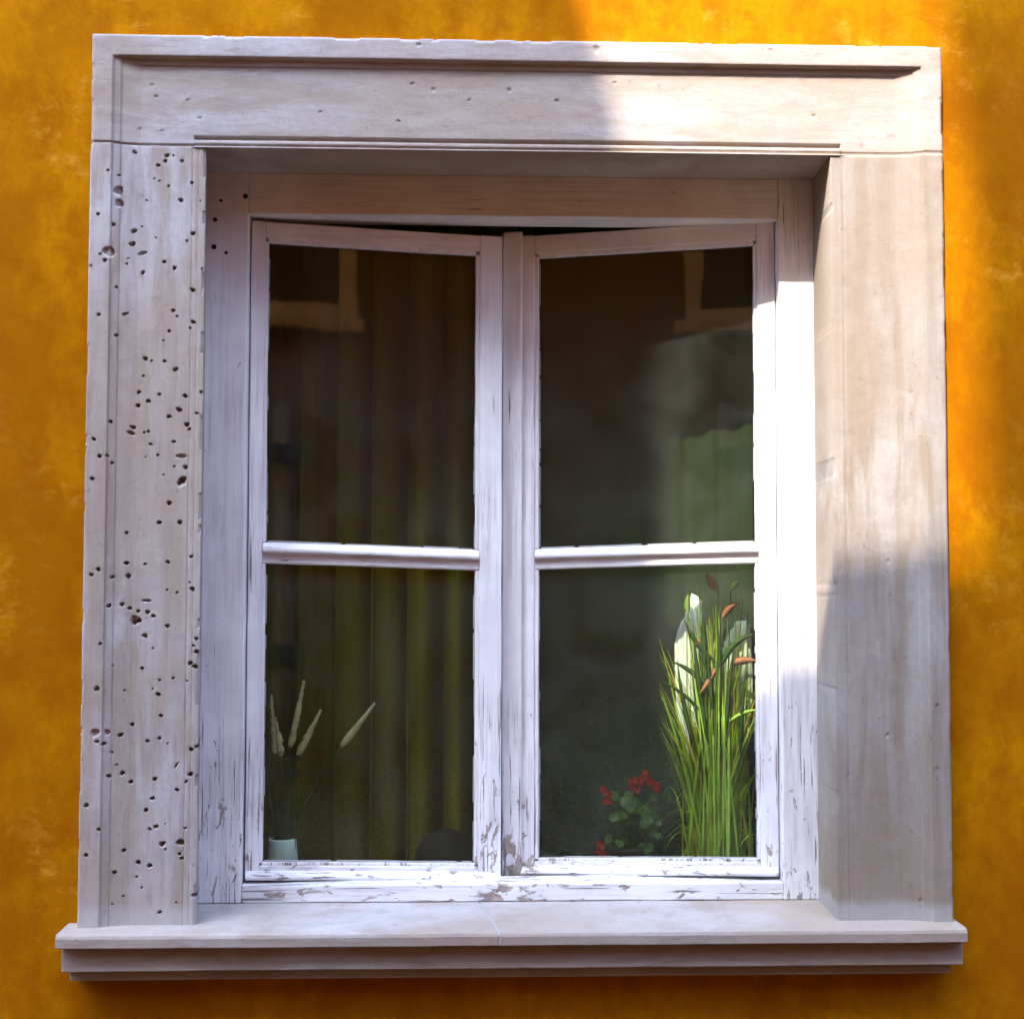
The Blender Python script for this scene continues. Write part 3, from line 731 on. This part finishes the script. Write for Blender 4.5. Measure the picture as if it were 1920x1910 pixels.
# plume plant in the pale cup
YP = .27
c0 = at(529, 1600, YP)
pl = thing('plume_plant', (c0.x, YP, SILL), 'cream plumed reed grass in a pale blue cup at the foot of the left casement', 'plant')
zt_ = Z_(1570, YP, 529)-SILL; r_ = 30/FPX*(YP+D)
g = MB(); g.add(*lathe((c0.x, YP, SILL), [(0, .001), (r_*1.0, .001), (r_*1.06, .02), (r_*.98, zt_*.6), (r_*.86, zt_-.004), (r_*.82, zt_), (r_*.76, zt_-.002), (r_*.74, zt_-.02), (0, zt_-.02)], 36)); g.build('pot', M['cup'], pl, smooth=True)
g = MB(); rr = random.Random(8)
for i in range(130):
    tip = at(rr.uniform(500, 568), rr.uniform(1395, 1520), YP+rr.uniform(-.02, .03)); b0 = (c0.x+rr.gauss(0, .008), YP+rr.gauss(0, .008), SILL+zt_-.02)
    g.add(*blade(bez(b0, ((b0[0]+tip.x)/2, YP, (b0[2]+tip.z)/2+.01), tuple(tip), 7), .0045))
PLM = [((516, 1412), (509, 1303)), ((527, 1416), (517, 1345)), ((545, 1400), (570, 1276)), ((560, 1414), (602, 1330)), ((641, 1398), (703, 1318))]
for a, b in PLM:
    A = at(*a, YP-.01); g.add(*tube(bez((c0.x, YP, SILL+zt_-.02), ((c0.x+A.x)/2-.004, YP, (SILL+zt_+A.z)/2), tuple(A), 8), .0019, 5))
g.build('reeds', M['stalk'], pl, smooth=True)
for a, b in PLM:
    A, B = at(*a, YP-.01), at(*b, YP-.015); pts = [tuple(A+(B-A)*t) for t in np.linspace(0, 1, 36)]
    w0 = .0068
    V, F = tube(pts, [w0*q for q in np.interp(np.linspace(0, 1, 36), np.linspace(0, 1, 9), (.55, 1, 1.0, .92, .8, .66, .55, .5, .35))], 12); V = np.array(V); V += np.stack([fbm(V+k, 160, 2) for k in range(3)], 1)*.0032
    g = MB(); g.add(V, F); g.build('plume', M['plume'], pl, smooth=True)
# dark dome
c1 = at(838, 1618, .33); R1 = 61/FPX*(.33+D)
g = MB(); zc = Z_(1618, .33, 838)-SILL
g.add(*lathe((c1.x, .345, SILL), [(0, .001), (R1*.7, .001), (R1*.98, zc*.6), (R1, zc)]+[(R1*math.cos(a), zc+R1*math.sin(a)) for a in np.linspace(.15, 1.5, 10)]+[(.0001, zc+R1)], 40))
tag(g.build('round_vase', M['dark'], smooth=True), 'dark round shouldered vase at the foot of the left casement beside the meeting stile', 'vase')

# ------------------------------------------------------------------ the house across the lane (seen only as a reflection, and as the shade it throws)
L = 3.6
def sh(px, py, yy, dist):                    # where the ray that reaches a wall point crosses the plane y=-dist
    p = at(px, py, yy); k = dist+yy; return p.x-SX*k, p.z+SZ*k
house = thing('town_house', (-.5, -L-.3, GZ), 'pale ochre house across the lane, mirrored with a window corner in the left panes', 'house')
xl_, _ = sh(1158, 120, YS, L+.35); _, zp = sh(1600, 1040, YS, L)
ztop = at(0, -80, 0).z+SZ*L+.15
HX0, HX1 = -8.0, 8.0; HW0, HW1, ZW = -4.2, 2.2, 2.4
outline = [(HX0, GZ), (HX1, GZ), (HX1, ZW), (HW1, ZW), (HW1, zp), (xl_, zp), (xl_, ztop), (xl_-1.7, ztop), (xl_-1.7, zp), (HW0, zp), (HW0, ZW), (HX0, ZW)]  # raised block, roofline and low ends shaped for the shade and skylight wanted
# reflections decide where its window and drainpipe sit: mirror the view ray in the left leaf
def mirror(px, py):
    r = Vector(ray(px, py)).normalized(); th = CL['th']; n = Vector((math.sin(th), -math.cos(th), 0))
    k = ray(px, py)[0]; t = math.tan(th); Y = YH+.018; Xp = k*(Y+D-CL['Xh']*t)/(1-k*t); hit = Vector(r)*((Y+(Xp-CL['Xh'])*t+D)/r.y)+Vector((0, -D, 0))
    q = r-2*r.dot(n)*n; s = (-L-hit.y)/q.y; return hit+q*s
wa, wb = mirror(497, 455), mirror(634, 575)
wx0, wx1, wz0, wz1 = wb.x-.37, wb.x, wb.z, wb.z+1.35
ft = .085
def prism(poly, y0, y1):
    n = len(poly); V = [(x, y, z) for y in (y0, y1) for x, z in poly]; F = [[(i+1) % n, i, n+i, n+(i+1) % n] for i in range(n)]
    return V, F+[list(range(n)), [n+i for i in reversed(range(n))]]
g = MB(); g.add(*prism(outline, -L-.35, -L)); g.build('wall', M['facade'], house)
g = MB()
for b in ((wx0-ft, wx0, wz0-ft, wz1+ft), (wx1, wx1+ft, wz0-ft, wz1+ft), (wx0+.0005, wx1-.0005, wz1, wz1+ft), (wx0+.0005, wx1-.0005, wz0-ft*.7, wz0)):
    g.add(*boxg(b[0], b[1], -L-.05, -L+.03, b[2], b[3], .5))
wn = g.build('window', M['trim'], house, bevel=.004)
g = MB(); g.add(*boxg(wx0+.001, wx1-.001, -L+.004, -L+.010, wz0+.001, wz1-.001, 1)); g.build('pane', M['dglass'], wn)
g = MB(); g.add(*boxg(wx0-ft-.04, wx1+ft+.02, -L+.001, -L+.09, wz0-ft*.7-.06, wz0-ft*.7-.001, 1)); g.build('sill', M['trim'], wn, bevel=.006)
pp = mirror(528, 900); g = MB(); g.add(*tube([(pp.x, -L+.07, GZ+.05), (pp.x, -L+.07, wz0-.45)], .045, 16)); pipe = g.build('drainpipe', M['zinc'], house, smooth=True)
for py in (855, 1225):
    q = mirror(528, py); g = MB(); g.add(*boxg(q.x-.06, q.x+.10, -L+.001, -L+.13, q.z-.05, q.z+.05, 1)); g.build('bracket', M['dark'], pipe, bevel=.004)
# unseen wall added further back, shaped to end the sun patch on the right
L2 = 6.5
edge = [(1752, -250), (1756, -60), (1768, 60), (1792, 180), (1812, 320), (1828, 520), (1838, 740), (1842, 900), (1834, 990), (1812, 1040), (1770, 1075), (1700, 1100)]
pts = [sh(a, b, 0, L2) for a, b in edge]
poly = [(pts[-1][0], 2.0), (pts[-1][0]+2.6, 2.0), (pts[-1][0]+2.6, pts[0][1]+1.0), (pts[-1][0]+1.5, pts[0][1]+2.4), (pts[0][0]-.02, pts[0][1]+1.2)]+pts
gb_ = thing('shade_gable', (pts[-1][0]+.5, -L2, 0), 'unseen curved wall added behind the house to shade the right side', 'shade_gable')
g = MB(); V, F = prism(poly[::1], -L2-.3, -L2); g.add(V, F); g.build('shade_gable_wall', M['facade'], gb_)
g = MB(); a = poly[1][0]; g.add(*boxg(pts[-1][0]-.4, a+.4, -L2-3, -L2-.301, GZ, 1.99, 1)); g.build('lower_wall', M['facade'], gb_)
